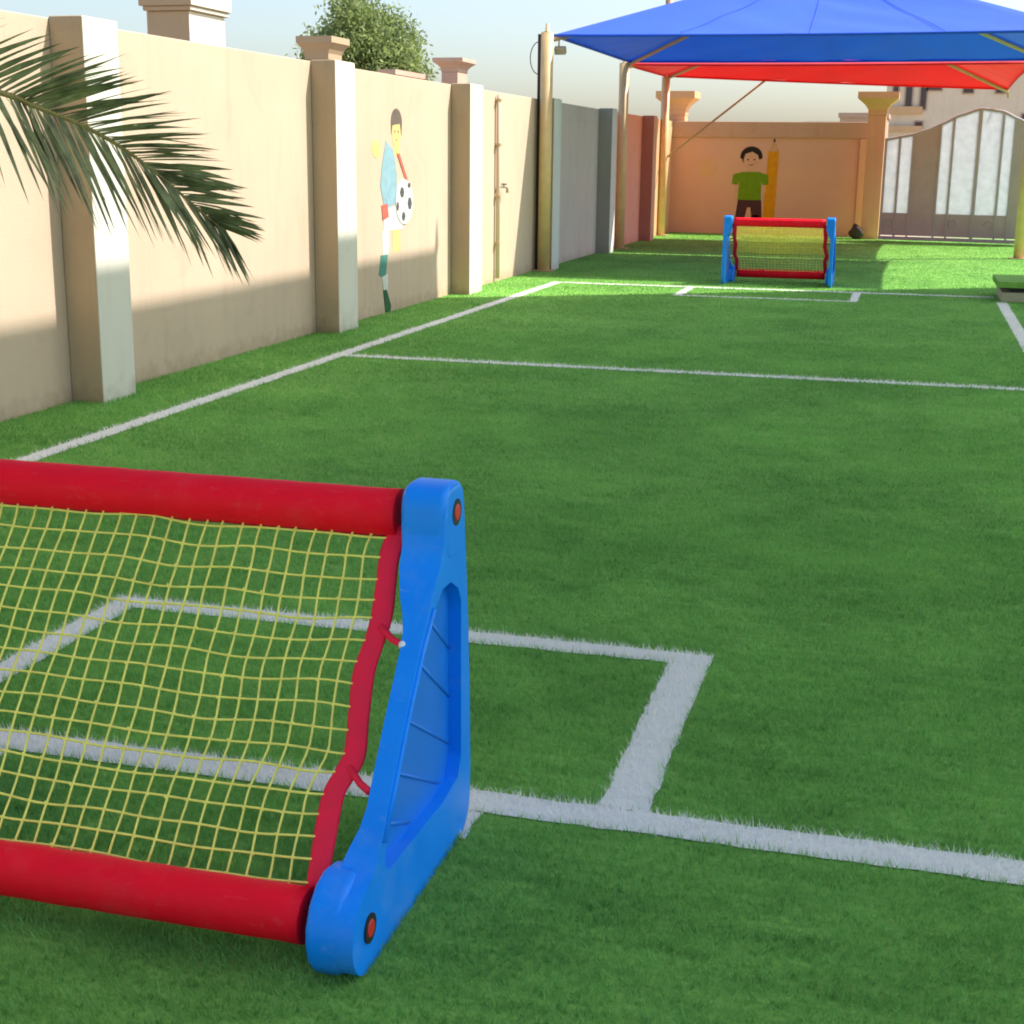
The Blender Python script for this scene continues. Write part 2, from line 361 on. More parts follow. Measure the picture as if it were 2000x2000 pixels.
ball = layer('painted_football', [ell(14.74, 1.12, .27, .235)], M['pwhite'], mu, 6)
layer('painted_ball_patches', [ell(14.66, 1.22, .07, .06, 6), ell(14.90, 1.10, .07, .07, 6), ell(14.70, .97, .06, .05, 6), ell(14.88, 1.29, .05, .03, 6), ell(14.52, 1.08, .04, .05, 6)], M['pdark'], mu, 7)
layer('painted_sock', [[(14.02, .60), (14.22, .60), (14.14, .36), (13.96, .40)]], M['pteal'], mu, 4)
layer('painted_shin', [[(14.04, .38), (14.22, .40), (14.20, .20), (14.10, .20)]], M['pwhite'], mu, 5)
layer('painted_boot', [[(14.08, .24), (14.17, .24), (14.30, .06), (14.28, .005), (14.14, .005)]], M['pdkgreen'], mu, 6)

# downpipe with a tap
pipe = empty('downpipe', (XW+.03, 18.26, 0)); tag(pipe, 'thin cream downpipe fixed on the cream wall between two pilasters', 'pipe')
bm = bmesh.new(); tube(bm, [(.01, 0, 0.05), (.01, 0, 2.36)], .028, 8); obj('pipe', bm, M['cream'], pipe, smooth=True)
for z in (.5, 1.1, 1.75, 2.3):
    bm = bmesh.new(); box(bm, -.03, .045, -.045, .045, z-.015, z+.015); obj('bracket', bm, M['tan'], pipe)
bm = bmesh.new(); tube(bm, [(.01, .02, 1.22), (.02, .26, 1.22), (.05, .30, 1.20), (.05, .30, 1.14)], .018, 8); box(bm, .0, .07, .18, .22, 1.235, 1.262); obj('tap', bm, M['dgrey'], pipe)

# ------------------------------------------------------------------ far wall
fw = empty('far_wall', (-3.2, 32.4, 0)); tag(fw, 'low apricot end wall behind the far goal with a painted boy', 'wall')
bm = bmesh.new(); box(bm, -2.25, 2.25, 0, .2, -.05, 2.06); obj('wall_panel', bm, M['far'], fw)
bm = bmesh.new(); box(bm, -2.25, 2.25, -.035, .22, 2.062, 2.40); obj('coping', bm, M['farband'], fw, bevel=.012)
bm = bmesh.new(); box(bm, 2.0, 2.25, -.06, 0.0, 0, 2.06); o = obj('end_pilaster', bm, M['orange'], fw, bevel=.01)
def flayer(name, polys, m, parent, k=1):
    bm = bmesh.new()
    for j, p in enumerate(polys): prism(bm, [(x+3.2, z) for x, z in p], 'y', .001, -.002*k-.0004*j)
    return obj(name, bm, m, parent)
X0 = -3.49
boy = flayer('painted_boy', [ell(X0, 1.60, .19, .215), [(X0-.06, 1.42), (X0+.06, 1.42), (X0+.06, 1.30), (X0-.06, 1.30)],
      [(X0-.34, 1.10), (X0-.26, 1.10), (X0-.24, .70), (X0-.32, .70)], [(X0+.34, 1.10), (X0+.26, 1.10), (X0+.24, .70), (X0+.32, .70)],
      [(X0-.20, .42), (X0-.06, .42), (X0-.08, .0), (X0-.20, .0)], [(X0+.08, .42), (X0+.22, .42), (X0+.22, .0), (X0+.10, .0)]], M['skin'], fw, 1)
boy['label'] = 'painting of a boy in a green shirt on the far wall'
flayer('painted_hair', [ell(X0, 1.66, .24, .22, 20, -.15, math.pi+.15)+[(X0-.17, 1.60), (X0-.13, 1.72), (X0+.02, 1.77), (X0+.14, 1.70), (X0+.17, 1.60)]], M['hair'], boy, 3)
flayer('painted_shirt', [[(X0-.17, 1.34), (X0+.17, 1.34), (X0+.38, 1.28), (X0+.40, 1.08), (X0+.28, 1.06), (X0+.24, 1.14), (X0+.25, .74), (X0-.26, .74), (X0-.24, 1.14), (X0-.28, 1.06), (X0-.40, 1.08), (X0-.38, 1.28)]], M['green'], boy, 3)
flayer('painted_shorts', [[(X0-.25, .74), (X0+.26, .74), (X0+.29, .30), (X0+.07, .30), (X0+.03, .58), (X0-.04, .58), (X0-.10, .30), (X0-.30, .30)]], M['brown'], boy, 2)
flayer('painted_face', [ell(X0-.07, 1.60, .018, .022, 10), ell(X0+.07, 1.60, .018, .022, 10), [(X0-.06, 1.505), (X0, 1.485), (X0+.06, 1.505), (X0+.05, 1.49), (X0, 1.468), (X0-.05, 1.49)]], M['hair'], boy, 2)
flayer('painted_ear', [ell(X0-.195, 1.58, .035, .05, 12), ell(X0+.195, 1.58, .035, .05, 12)], M['skin'], boy, 1)
pen = flayer('painted_pencil', [[(-3.20, .12), (-2.93, .12), (-2.90, 1.78), (-3.13, 1.78)]], M['pencil'], fw, 1)
flayer('pencil_tip', [[(-3.13, 1.78), (-2.90, 1.78), (-2.99, 2.0), (-3.03, 2.0)]], M['pencilwood'], pen, 1)
flayer('pencil_lead', [[(-3.04, 1.98), (-2.98, 1.98), (-3.0, 2.05), (-3.02, 2.05)]], M['brown'], pen, 2)
flayer('painted_star', [ell(-4.45, 1.42, .22, .2, 14)], M['orange'], fw, 1)

# flared columns
def column(name, x, y, w, d, h, capw, caph, m, label, cat='column', group=None):
    e = empty(name, (x, y, 0)); tag(e, label, cat, group)
    bm = bmesh.new(); box(bm, -w/2, w/2, -d/2, d/2, -.03, h-caph); obj('shaft', bm, m, e, bevel=.01)
    bm = bmesh.new(); k = (capw-w)/2
    prof = [(0, 0), (.03, 0), (.06, .25), (.35, .45), (.75, .62), (1, .72), (1, 1.0)]
    rings = []
    for o_, z_ in prof:
        a = w/2+k*o_; b = d/2+k*o_; z = h-caph+.001+caph*z_
        rings.append([bm.verts.new(p) for p in ((-a, -b, z), (a, -b, z), (a, b, z), (-a, b, z))])
    for A, B in zip(rings, rings[1:]):
        for j in range(4): bm.faces.new((A[j], A[(j+1) % 4], B[(j+1) % 4], B[j]))
    bm.faces.new(rings[0][::-1]); bm.faces.new(rings[-1]); obj('capital', bm, m, e)
    return e
column('gate_column', -.86, 31.75, .36, .36, 2.98, .82, .46, M['orange'], 'apricot column with a flared capital between the far wall and the gate', group='flared columns')
column('gate_column', -5.22, 32.85, .40, .40, 3.04, .86, .50, M['orange'], 'apricot column with a flared capital at the far left wall corner', group='flared columns')
# neighbours' piers seen over the left wall
def pier(x, y0, y1, w, h, cap, label):
    e = empty('neighbour_pier', (x-w/2, (y0+y1)/2, 0)); tag(e, label, 'pier', 'piers beyond the left wall')
    hd = (y1-y0)/2
    bm = bmesh.new(); v, fs = box(bm, -w/2, w/2, -hd, hd, -.03, h-cap)
    for f in fs: f.material_index = 1 if f.calc_center_median().x > w/2-.01 else 0
    obj('shaft', bm, [M['tan'], M['white']], e, bevel=.01)
    return e, w, hd
e, w, hd = pier(-6.3, 12.10, 12.80, .42, 3.2, .38, 'tall white and tan pier with a stepped cap rising above the cream wall')
bm = bmesh.new()
box(bm, -w/2-.02, w/2+.03, -hd-.03, hd+.03, 2.821, 2.86); box(bm, -w/2-.05, w/2+.05, -hd-.05, hd+.05, 2.861, 3.05); box(bm, -w/2-.10, w/2+.09, -hd-.09, hd+.09, 3.051, 3.2)
for f in bm.faces: f.material_index = 1 if f.calc_center_median().x > w/2-.0 else 0
obj('cap', bm, [M['tan'], M['white']], e, bevel=.01)
column('neighbour_pier', -7.05, 16.95, .30, .42, 2.97, .46, .26, M['tan'], 'tan pier with a flared cap left of the round bush', 'pier', 'piers beyond the left wall')
column('neighbour_pier', -6.95, 21.9, .26, .50, 3.04, .48, .20, M['pink'], 'pinkish pier with a small square cap right of the round bush', 'pier', 'piers beyond the left wall')
e = empty('neighbour_wall', (-7.4, 20.6, 0)); tag(e, 'stub of a low cream wall beside the pinkish pier', 'wall')
bm = bmesh.new(); box(bm, -.1, .1, -.45, .9, -.03, 2.72); obj('wall_panel', bm, M['cream'], e)
bm = bmesh.new(); box(bm, -.14, .14, -.5, .93, 2.721, 2.79); obj('coping', bm, M['pink'], e)

# ------------------------------------------------------------------ gate
gate = empty('metal_gate', (-.66, 31.15, 0), math.atan2(-.62, 3.4)); tag(gate, 'mauve metal gate with an arched top and frosted white panels', 'gate')
def ztop(x):
    K = [(-.05, 2.02), (.52, 2.12), (.85, 2.22), (1.1, 2.33), (1.45, 2.50), (1.85, 2.63), (2.25, 2.58), (2.6, 2.42), (2.95, 2.20), (3.6, 2.05)]
    for (a, p), (b, q) in zip(K, K[1:]):
        if x <= b: t = (x-a)/(b-a); t = t*t*(3-2*t)*.4+t*.6; return p+(q-p)*t
    return K[-1][1]
xs = [i*.09 for i in range(0, 41)]
bm = bmesh.new()   # solid sheet with the openings left out
def strip(x0, x1, zb, zt_off):
    n = max(2, int((x1-x0)/.08)); p = [(x0, zb)] + [(x1, zb)] + [(x1-(x1-x0)*i/n, ztop(x1-(x1-x0)*i/n)-zt_off) for i in range(n+1)]
    return p
for a, b in ((0, .05), (.56, 1.12), (2.50, 2.60), (2.60, 3.6)): prism(bm, strip(a, b, .12, .0), 'y', -.02, .02)
for a, b in ((.05, .56), (1.12, 2.50)): prism(bm, [(a, .12), (b, .12), (b, .57), (a, .57)], 'y', -.02, .02)
obj('sheet_panel', bm, M['mauve'], gate)
bm = bmesh.new(); tube(bm, [(x, 0, ztop(x)) for x in xs], .028, 8); obj('top_rail', bm, M['gategrey'], gate)
for (a, b) in ((.05, .29), (.33, .56), (1.12, 1.33), (1.37, 1.82), (1.88, 2.27), (2.31, 2.50)):
    bm = bmesh.new(); prism(bm, strip(a, b, .57, .02), 'y', -.008, .008); obj('frosted_panel', bm, M['frost'], gate)
for x in (.02, .31, .575, 1.10, 1.35, 1.85, 2.29, 2.52):
    bm = bmesh.new(); w = .03 if x == 1.85 else .018; box(bm, x-w, x+w, -.035, -.0205 if x in (.02, .575, 1.10, 2.52) else .03, .10, ztop(x)-.01); obj('bar', bm, M['gategrey'], gate)
for (xc, sgn) in ((1.46, 1), (2.18, -1), (.18, 1)):
    bm = bmesh.new()
    pts = [(xc+sgn*.10*math.cos(t)*(1-t/9), -.03, .36+.12*math.sin(t)*(1-t/9)) for t in [i*.35 for i in range(18)]]
    tube(bm, pts, .010, 5); obj('scroll', bm, M['gategrey'], gate)
bm = bmesh.new(); box(bm, .0, 3.6, -.05, .05, .03, .10); obj('bottom_rail', bm, M['gategrey'], gate)
st = empty('boulder', (-1.18, 31.6, 0)); 
bm = bmesh.new(); bmesh.ops.create_icosphere(bm, subdivisions=3, radius=.155)
for v in bm.verts: v.co = Vector((v.co.x*1.0, v.co.y*.8, max(-.02, v.co.z*.95+.15)))*(1+.12*math.sin(v.co.x*23+v.co.z*17))
o = obj('boulder', bm, M['dark']); bpy.data.objects.remove(st); o.location = (-1.12, 31.45, 0)
tag(o, 'dark rounded stone at the foot of the gate column', 'stone')

# ------------------------------------------------------------------ buildings beyond
b1 = empty('beige_building', (4, 60, 0)); tag(b1, 'beige flat building with small dark windows behind the gate', 'building')
bm = bmesh.new(); box(bm, -5.35, 9, 0, 10, -.03, 5.6); obj('wall', bm, M['bld'], b1)
bm = bmesh.new(); box(bm, -5.5, 9.1, -.15, 10.1, 5.601, 5.85); obj('parapet', bm, M['bld'], b1)
bm = bmesh.new(); box(bm, -5.3, -3.95, -.18, -.002, 3.40, 3.68); box(bm, -5.3, -3.9, -.25, -.003, 2.75, 2.95); obj('ledge', bm, M['ledge'], b1)
for (x, z0, z1, w) in ((-5.0, 4.15, 4.7, .18), (-4.5, 3.70, 4.65, .22), (-3.95, 3.6, 4.45, .20), (-3.55, 4.3, 4.55, .5), (-4.05, 2.9, 3.1, .25), (-2.3, 4.2, 4.75, .35), (-1.1, 4.2, 4.75, .35), (-.1, 2.9, 3.4, .3), (1.2, 4.2, 4.75, .35)):
    f = bm = bmesh.new(); box(bm, x-w/2-.05, x+w/2+.05, -.05, -.002, z0-.05, z1+.05); f = obj('window', bm, M['bld2'], b1)
    bm = bmesh.new(); box(bm, x-w/2, x+w/2, -.07, -.051, z0, z1); obj('pane', bm, M['glass'], f)
b2 = empty('flat_roofed_house', (-1.85, 45, 0)); tag(b2, 'low brown flat-roofed block seen over the far wall beside the gate column', 'house')
bm = bmesh.new(); box(bm, -.45, .9, 0, 3, -.03, 2.85); obj('wall', bm, M['bld2'], b2)
bm = bmesh.new(); box(bm, -.5, .95, -.05, 3.05, 2.851, 2.98); obj('parapet', bm, M['bld2'], b2)
b3 = empty('flat_roofed_house', (-4.2, 70, 0)); tag(b3, 'distant pale flat roof just above the far wall', 'house')
bm = bmesh.new(); box(bm, -.9, .9, 0, 4, -.03, 3.2); obj('wall', bm, M['bld2'], b3)
bm = bmesh.new(); box(bm, -1, 1, -.1, 4.1, 3.201, 3.35); obj('parapet', bm, M['bld'], b3)

# ------------------------------------------------------------------ hip shade canopies
def canopy(name, label, x0, x1, y0, y1, z, zapex, m, corners=None, posts=(), mat_hem=None):
    e = empty(name, (x0, y0, 0)); tag(e, label, 'canopy', 'hip shade canopies')
    C = corners or [(x0, y0, z), (x1, y0, z), (x1, y1, z), (x0, y1, z)]
    C = [Vector(c) for c in C]; cx = sum((c for c in C), Vector())/4; A = Vector((cx.x, cx.y, zapex))
    bm = bmesh.new(); n = 28
    off = Vector((x0, y0, 0))
    for i in range(4):
        a, b = C[i], C[(i+1) % 4]; grid = []
        for r in range(n+1):
            t = r/n; row = []
            for c in range(n+1):
                s = c/n; p = a.lerp(b, s); 
                edge_sag = .05*math.sin(math.pi*s)*(1-t)
                inward = (A-p); inward.z = 0
                q = p.lerp(A, t); q.z -= .10*math.sin(math.pi*t)*math.sin(math.pi*s) + edge_sag*.3
                q += inward.normalized()*edge_sag if inward.length > 0 else Vector()
                q.z += .012*math.sin(s*31+r*.8)*(1-t)*math.sin(math.pi*s) + .010*math.sin(s*13+t*19+i)*math.sin(math.pi*t)*math.sin(math.pi*s); row.append(bm.verts.new(q-off))
            grid.append(row)
        for r in range(n):
            for c in range(n):
                try: f = bm.faces.new((grid[r][c], grid[r][c+1], grid[r+1][c+1], grid[r+1][c])); f.smooth = True
                except ValueError: pass
    bmesh.ops.remove_doubles(bm, verts=bm.verts, dist=.001)
    fab = obj('fabric', bm, m, e)
    for i in range(4):
        a, b = C[i], C[(i+1) % 4]
        for s_ in (.25, .5, .75):
            bm = bmesh.new(); pts = []
            for r in range(0, 21):
                t = (r/20)*(.97 if s_ == .5 else .97); p = a.lerp(b, s_); es = .05*math.sin(math.pi*s_)*(1-t); inw = (A-p); inw.z = 0
                q = p.lerp(A, t); q.z -= .10*math.sin(math.pi*t)*math.sin(math.pi*s_) - es*.3
                q += inw.normalized()*es; q.z += .012*math.sin(s_*31+r/20*n*.8)*(1-t)*math.sin(math.pi*s_) + .010*math.sin(s_*13+t*19+i)*math.sin(math.pi*t)*math.sin(math.pi*s_)
                pts.append(q-off)
            tube(bm, pts, .0045, 4, cap=False); obj('seam', bm, m, fab)
        bm = bmesh.new(); pts = []
        for c in range(15):
            s = c/14; p = a.lerp(b, s); k = .05*math.sin(math.pi*s); inw = (A-p); inw.z = 0; q = p+inw.normalized()*k; q.z -= k*.3; q.z -= .012; pts.append(q-off)
        tube(bm, pts, .022, 6); obj('hem', bm, m, e)
        bm = bmesh.new(); d = A-a; tube(bm, [a-off+Vector((0, 0, -.06)), a+d*.97-off+Vector((0, 0, -.09))], .035, 8); obj('rafter', bm, M['steel'], e, smooth=True)
    for (px, py, h) in posts:
        bm = bmesh.new(); tube(bm, [(px-x0, py-y0, -.02), (px-x0, py-y0, h)], .088, 16); 
        p = obj('post', bm, M['post'], e)
        bm = bmesh.new(); box(bm, px-x0-.15, px-x0+.15, py-y0-.15, py-y0+.15, 0.0, .018); obj('base_plate', bm, M['steel'], p)
        bm = bmesh.new(); tube(bm, [(px-x0, py-y0, h), (px-x0, py-y0, h+.02), (px-x0, py-y0, h+.12)], [.085, .03, .022], 10); obj('finial', bm, M['post'], p)
    return e
blue = canopy('shade_canopy', 'blue hip shade canopy nearer the pitch on mustard posts', -5.02, 2.0, 20.4, 25.97, 3.26, 4.50, M['bluefab'],
       posts=((-5.09, 20.30, 3.28), (-5.10, 25.97, 3.22), (1.80, 26.3, 3.22), (2.15, 20.3, 3.28)))
red = canopy('shade_canopy', 'red hip shade canopy behind the blue one', -5.1, 1.75, 26.15, 30.9, 3.26, 4.4, M['redfab'],
       corners=[(-5.1, 26.12, 3.22), (1.75, 26.12, 3.22), (1.62, 30.9, 3.02), (-5.18, 30.9, 3.28)], posts=((-5.17, 30.85, 3.24),))
bm = bmesh.new(); tube(bm, [(-.03+0, 4.7, 1.60), (1.98, 4.72, 3.18)], .022, 8); obj('strut', bm, M['steel'], red, smooth=True)
bm = bmesh.new(); tube(bm, [(6.72, 4.75, 3.02), (6.74, 4.85, 2.85)], .02, 6); obj('turnbuckle', bm, M['steel'], red)

# floodlight hanging under the blue canopy corner
fl = empty('floodlight', (-4.93, 20.42, 3.06)); tag(fl, 'small grey floodlight hanging under the left corner of the blue canopy', 'floodlight')
bm = bmesh.new(); box(bm, -.08, .08, -.04, .04, -.06, .04); bmesh.ops.rotate(bm, verts=bm.verts, matrix=Matrix.Rotation(.5, 3, 'X')); obj('lamp_housing', bm, M['dgrey'], fl, bevel=.01)
bm = bmesh.new(); tube(bm, [(-.02, 0, .03), (-.02, 0, .14)], .012, 6); tube(bm, [(-.12, -.05, .14), (.08, .02, .14)], .012, 6); obj('bracket', bm, M['dgrey'], fl)
# dark conduit with loose cable loop behind the first post
cd = empty('conduit', (-5.30, 20.62, 0)); tag(cd, 'dark conduit with a loose cable loop behind the nearest canopy post', 'pipe')
bm = bmesh.new(); box(bm, .055, .105, -.24, -.18, 0, 3.27); obj('pipe', bm, M['dark'], cd, bevel=.005)
bm = bmesh.new(); tube(bm, [(.07-.13*math.sin(t), -.21, 2.95+.22*math.cos(t)) for t in [i*math.pi/12 for i in range(13)]], .007, 5); obj('cable', bm, M['black'], cd)
# mast beyond the far wall
ms = empty('mast', (-5.62, 33.6, 0)); tag(ms, 'tall tan steel mast sticking up behind the blue canopy', 'mast')
bm = bmesh.new(); tube(bm, [(0, 0, -.03), (0, 0, 6.0)], .085, 12); obj('pole', bm, M['steel'], ms, smooth=True)
bm = bmesh.new(); tube(bm, [(-.5, 0, 5.9), (.9, 0, 5.75)], .04, 8); obj('crossarm', bm, M['steel'], ms)

# unseen roof added to shade the near half of the pitch (higher than the frame)
hs = empty('added_shade_roof', (6.5, 8, 0)); tag(hs, 'unseen beige roof added above the frame to shade the near half of the pitch', 'shade roof')
H = 6.0; cxy = (-5.24+.72*(H-.56), 15.85+.386*(H-.56))
bm = bmesh.new()
poly = [(-1.32-6.5, 3.4-8), (6.6-6.5, 3.4-8), (6.6-6.5, cxy[1]+.65*(6.6-cxy[0])-8), (cxy[0]-6.5, cxy[1]-8)]
prism(bm, poly, 'z', H-.03, H); obj('added_roof_cloth', bm, M['beigefab'], hs)
bm = bmesh.new(); tube(bm, [(cxy[0]-6.5, cxy[1]-8, H), (cxy[0]-6.5, cxy[1]-8, H+.3)], [.06, .02], 8); obj('finial', bm, M['steel'], hs)  # tip added for the pointed end of the cast shadow
for y in (-3.5, 4, 12):
    bm = bmesh.new(); tube(bm, [(.05, y, -.03), (.05, y, H-.03)], .1, 12); p = obj('post', bm, M['post'], hs)  # supports of the added roof, out of frame
    bm = bmesh.new(); tube(bm, [(.05, y, H-.10), (-7.4, min(y, 9.2), H-.10)], .05, 8); obj('beam', bm, M['post'], hs)

# ------------------------------------------------------------------ turf-topped step at the right
pf = empty('low_platform', (1.05, 17.9, 0)); tag(pf, 'low beige step with a dark green turf top at the right touchline', 'platform')
bm = bmesh.new(); box(bm, .03, 2.6, .05, 1.1, 0, .115); obj('base', bm, M['concrete'], pf, bevel=.008)
bm = bmesh.new(); box(bm, .12, 2.5, .14, 1.0, .116, .17); obj('gap_shade', bm, M['black'], pf)  # black filler painting the shade under the overhanging top
bm = bmesh.new(); box(bm, -.03, 2.7, .0, 1.15, .171, .245); obj('turf_top', bm, M['turf'], pf, bevel=.01)

# ------------------------------------------------------------------ football goals
def profile():
    pts = []
    def arc(cy_, cz_, r, a0, a1, n):
        for i in range(n+1):
            a = math.radians(a0+(a1-a0)*i/n); pts.append((cy_+r*math.cos(a), cz_+r*math.sin(a)))
    # local y: front (mouth) = 0, towards the back negative ; world front Y = 3.10
    arc(-.113, .815, .072, 0, 180, 12)                     # rounded head
    pts += [(-.190, .76), (-.225, .715), (-.280, .665), (-.360, .573), (-.460, .450), (-.545, .335), (-.615, .232), (-.648, .200)]
    arc(-.675, .092, .092, 118, 262, 9)                    # foot
    pts += [(-.50, .0), (-.30, .0), (-.155, .0)]
    arc(-.07, .085, .085, 275, 350, 6)
    pts += [(.018, .14), (.012, .30), (-.004, .52), (-.026, .70)]
    return pts
def nearest(p, poly):
    best = None
    for a, b in zip(poly, poly[1:]+poly[:1]):
        a, b = Vector(a), Vector(b); d = b-a; t = max(0, min(1, (Vector(p)-a).dot(d)/d.length_squared)); q = a+d*t
        if best is None or (q-Vector(p)).length < best[0]: best = ((q-Vector(p)).length, q)
    return tuple(best[1])
def side_panel(sgn, parent):
    """sgn=+1: outer face towards +x"""
    XO = .71
    out = []
    P0 = profile()
    for a, b in zip(P0, P0[1:]+P0[:1]):          # resample long edges
        L_ = math.dist(a, b); n = max(1, int(L_/.04))
        for i in range(n): out.append((a[0]+(b[0]-a[0])*i/n, a[1]+(b[1]-a[1])*i/n))
    tri = [(-.062, .60), (-.085, .635), (-.14, .665), (-.20, .665), (-.255, .635), (-.330, .555), (-.430, .432), (-.512, .318), (-.575, .228), (-.583, .185), (-.555, .162), (-.20, .150), (-.085, .165), (-.058, .21)]
    inn = [nearest(p, tri) for p in out]
    bm = bmesh.new(); th = .044
    def X(d): return sgn*(XO-d)
    def sm(a, b, v):
        t = max(0, min(1, (v-a)/(b-a))); return t*t*(3-2*t)
    def thk(p): return th + .054*sm(.58, .745, p[1]) + .030*sm(.30, .19, p[1])*sm(-.40, -.60, p[0])
    Vo = {}
    def vert(key, co):
        k = (key, round(co[0], 4), round(co[1], 4), round(co[2], 4))
        if k not in Vo: Vo[k] = bm.verts.new(co)
        return Vo[k]
    n = len(out)
    def face(vs):
        u = []
        for v in vs:
            if v not in u: u.append(v)
        if len(u) > 2:
            try: bm.faces.new(u)
            except ValueError: pass
    for d, key in ((0, 'a'), (th, 'b')):
        for i in range(n):
            j = (i+1) % n
            D = (lambda p: X(0)) if d == 0 else (lambda p: X(thk(p)))
            face([vert(key, (D(out[i]), *out[i])), vert(key, (D(out[j]), *out[j])), vert(key, (D(inn[j]), *inn[j])), vert(key, (D(inn[i]), *inn[i]))])
    for i in range(n):
        j = (i+1) % n
        for pl in (out, inn):
            face([vert('a', (X(0), *pl[i])), vert('a', (X(0), *pl[j])), vert('b', (X(thk(pl[j])), *pl[j])), vert('b', (X(thk(pl[i])), *pl[i]))])
    panel = obj('side_panel', bm, M['blue'], parent, bevel=.009, segs=3)
    # thick head and foot blocks on the inner side
    def disc(cy_, cz_, r, sq=1.0, n=28):
        p = []
        for i in range(n):
            a = 2*math.pi*i/n; c, s = math.cos(a), math.sin(a); e = .62
            p.append((cy_+r*math.copysign(abs(c)**e, c), cz_+sq*r*math.copysign(abs(s)**e, s)))
        return p
    bm = bmesh.new(); prism(bm, disc(-.112, .800, .0765, 1.18), 'x', X(-.002), X(.106)); obj('head_block', bm, M['blue'], panel, bevel=.018, segs=4)
    foot = [(-.764, .12), (-.767, .085), (-.758, .045), (-.735, .014), (-.69, -.002), (-.55, -.003), (-.47, -.001), (-.435, .03), (-.49, .10), (-.565, .165), (-.61, .196), (-.66, .205), (-.70, .195), (-.74, .165)]
    bm = bmesh.new(); prism(bm, foot, 'x', X(.03), X(.106)); obj('foot_block', bm, M['blue'], panel, bevel=.020, segs=5)
    # groove ridge along the brace
    bm = bmesh.new(); tube(bm, [(X(-.001), -.268, .640), (X(-.001), -.345, .563), (X(-.001), -.445, .441), (X(-.001), -.528, .327), (X(-.001), -.590, .24)], .0065, 6); obj('brace_ridge', bm, M['blue'], panel, smooth=True)
    # recessed web with ribs
    bm = bmesh.new(); big = [(-.05, .61), (-.08, .648), (-.14, .68), (-.21, .68), (-.265, .645), (-.34, .562), (-.44, .440), (-.522, .326), (-.588, .235), (-.595, .18), (-.56, .15), (-.20, .138), (-.08, .152), (-.046, .20)]
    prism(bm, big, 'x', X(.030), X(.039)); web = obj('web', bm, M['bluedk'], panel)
    bm = bmesh.new()
    for (ya, za, yb, zb) in ((-.065, .48, -.22, .60), (-.065, .36, -.30, .53), (-.065, .24, -.39, .43), (-.14, .17, -.47, .34), (-.34, .165, -.54, .25)):
        tube(bm, [(X(.0305), ya, za), (X(.0305), yb, zb)], .005, 5)
    obj('rib', bm, M['bluedk'], web)
    for (cy_, cz_) in ((-.105, .82), (-.675, .094)):
        bm = bmesh.new(); prism(bm, [(cy_+.031*math.cos(t), cz_+.031*math.sin(t)) for t in [i*math.pi/10 for i in range(20)]], 'x', X(.01), X(-.0036)); soc = obj('bolt_hole_dark', bm, M['black'], panel)  # black disc painting the dark of the open bolt hole
        bm = bmesh.new(); prism(bm, [(cy_+.019*math.cos(t), cz_+.019*math.sin(t)) for t in [i*math.pi/8 for i in range(16)]], 'x', X(.008), X(-.006)); obj('bolt_cap', bm, M['redcap'], panel, bevel=.003)
    return panel
TOPC = Vector((0, -.12, .81)); BOTC = Vector((0, -.692, .110))
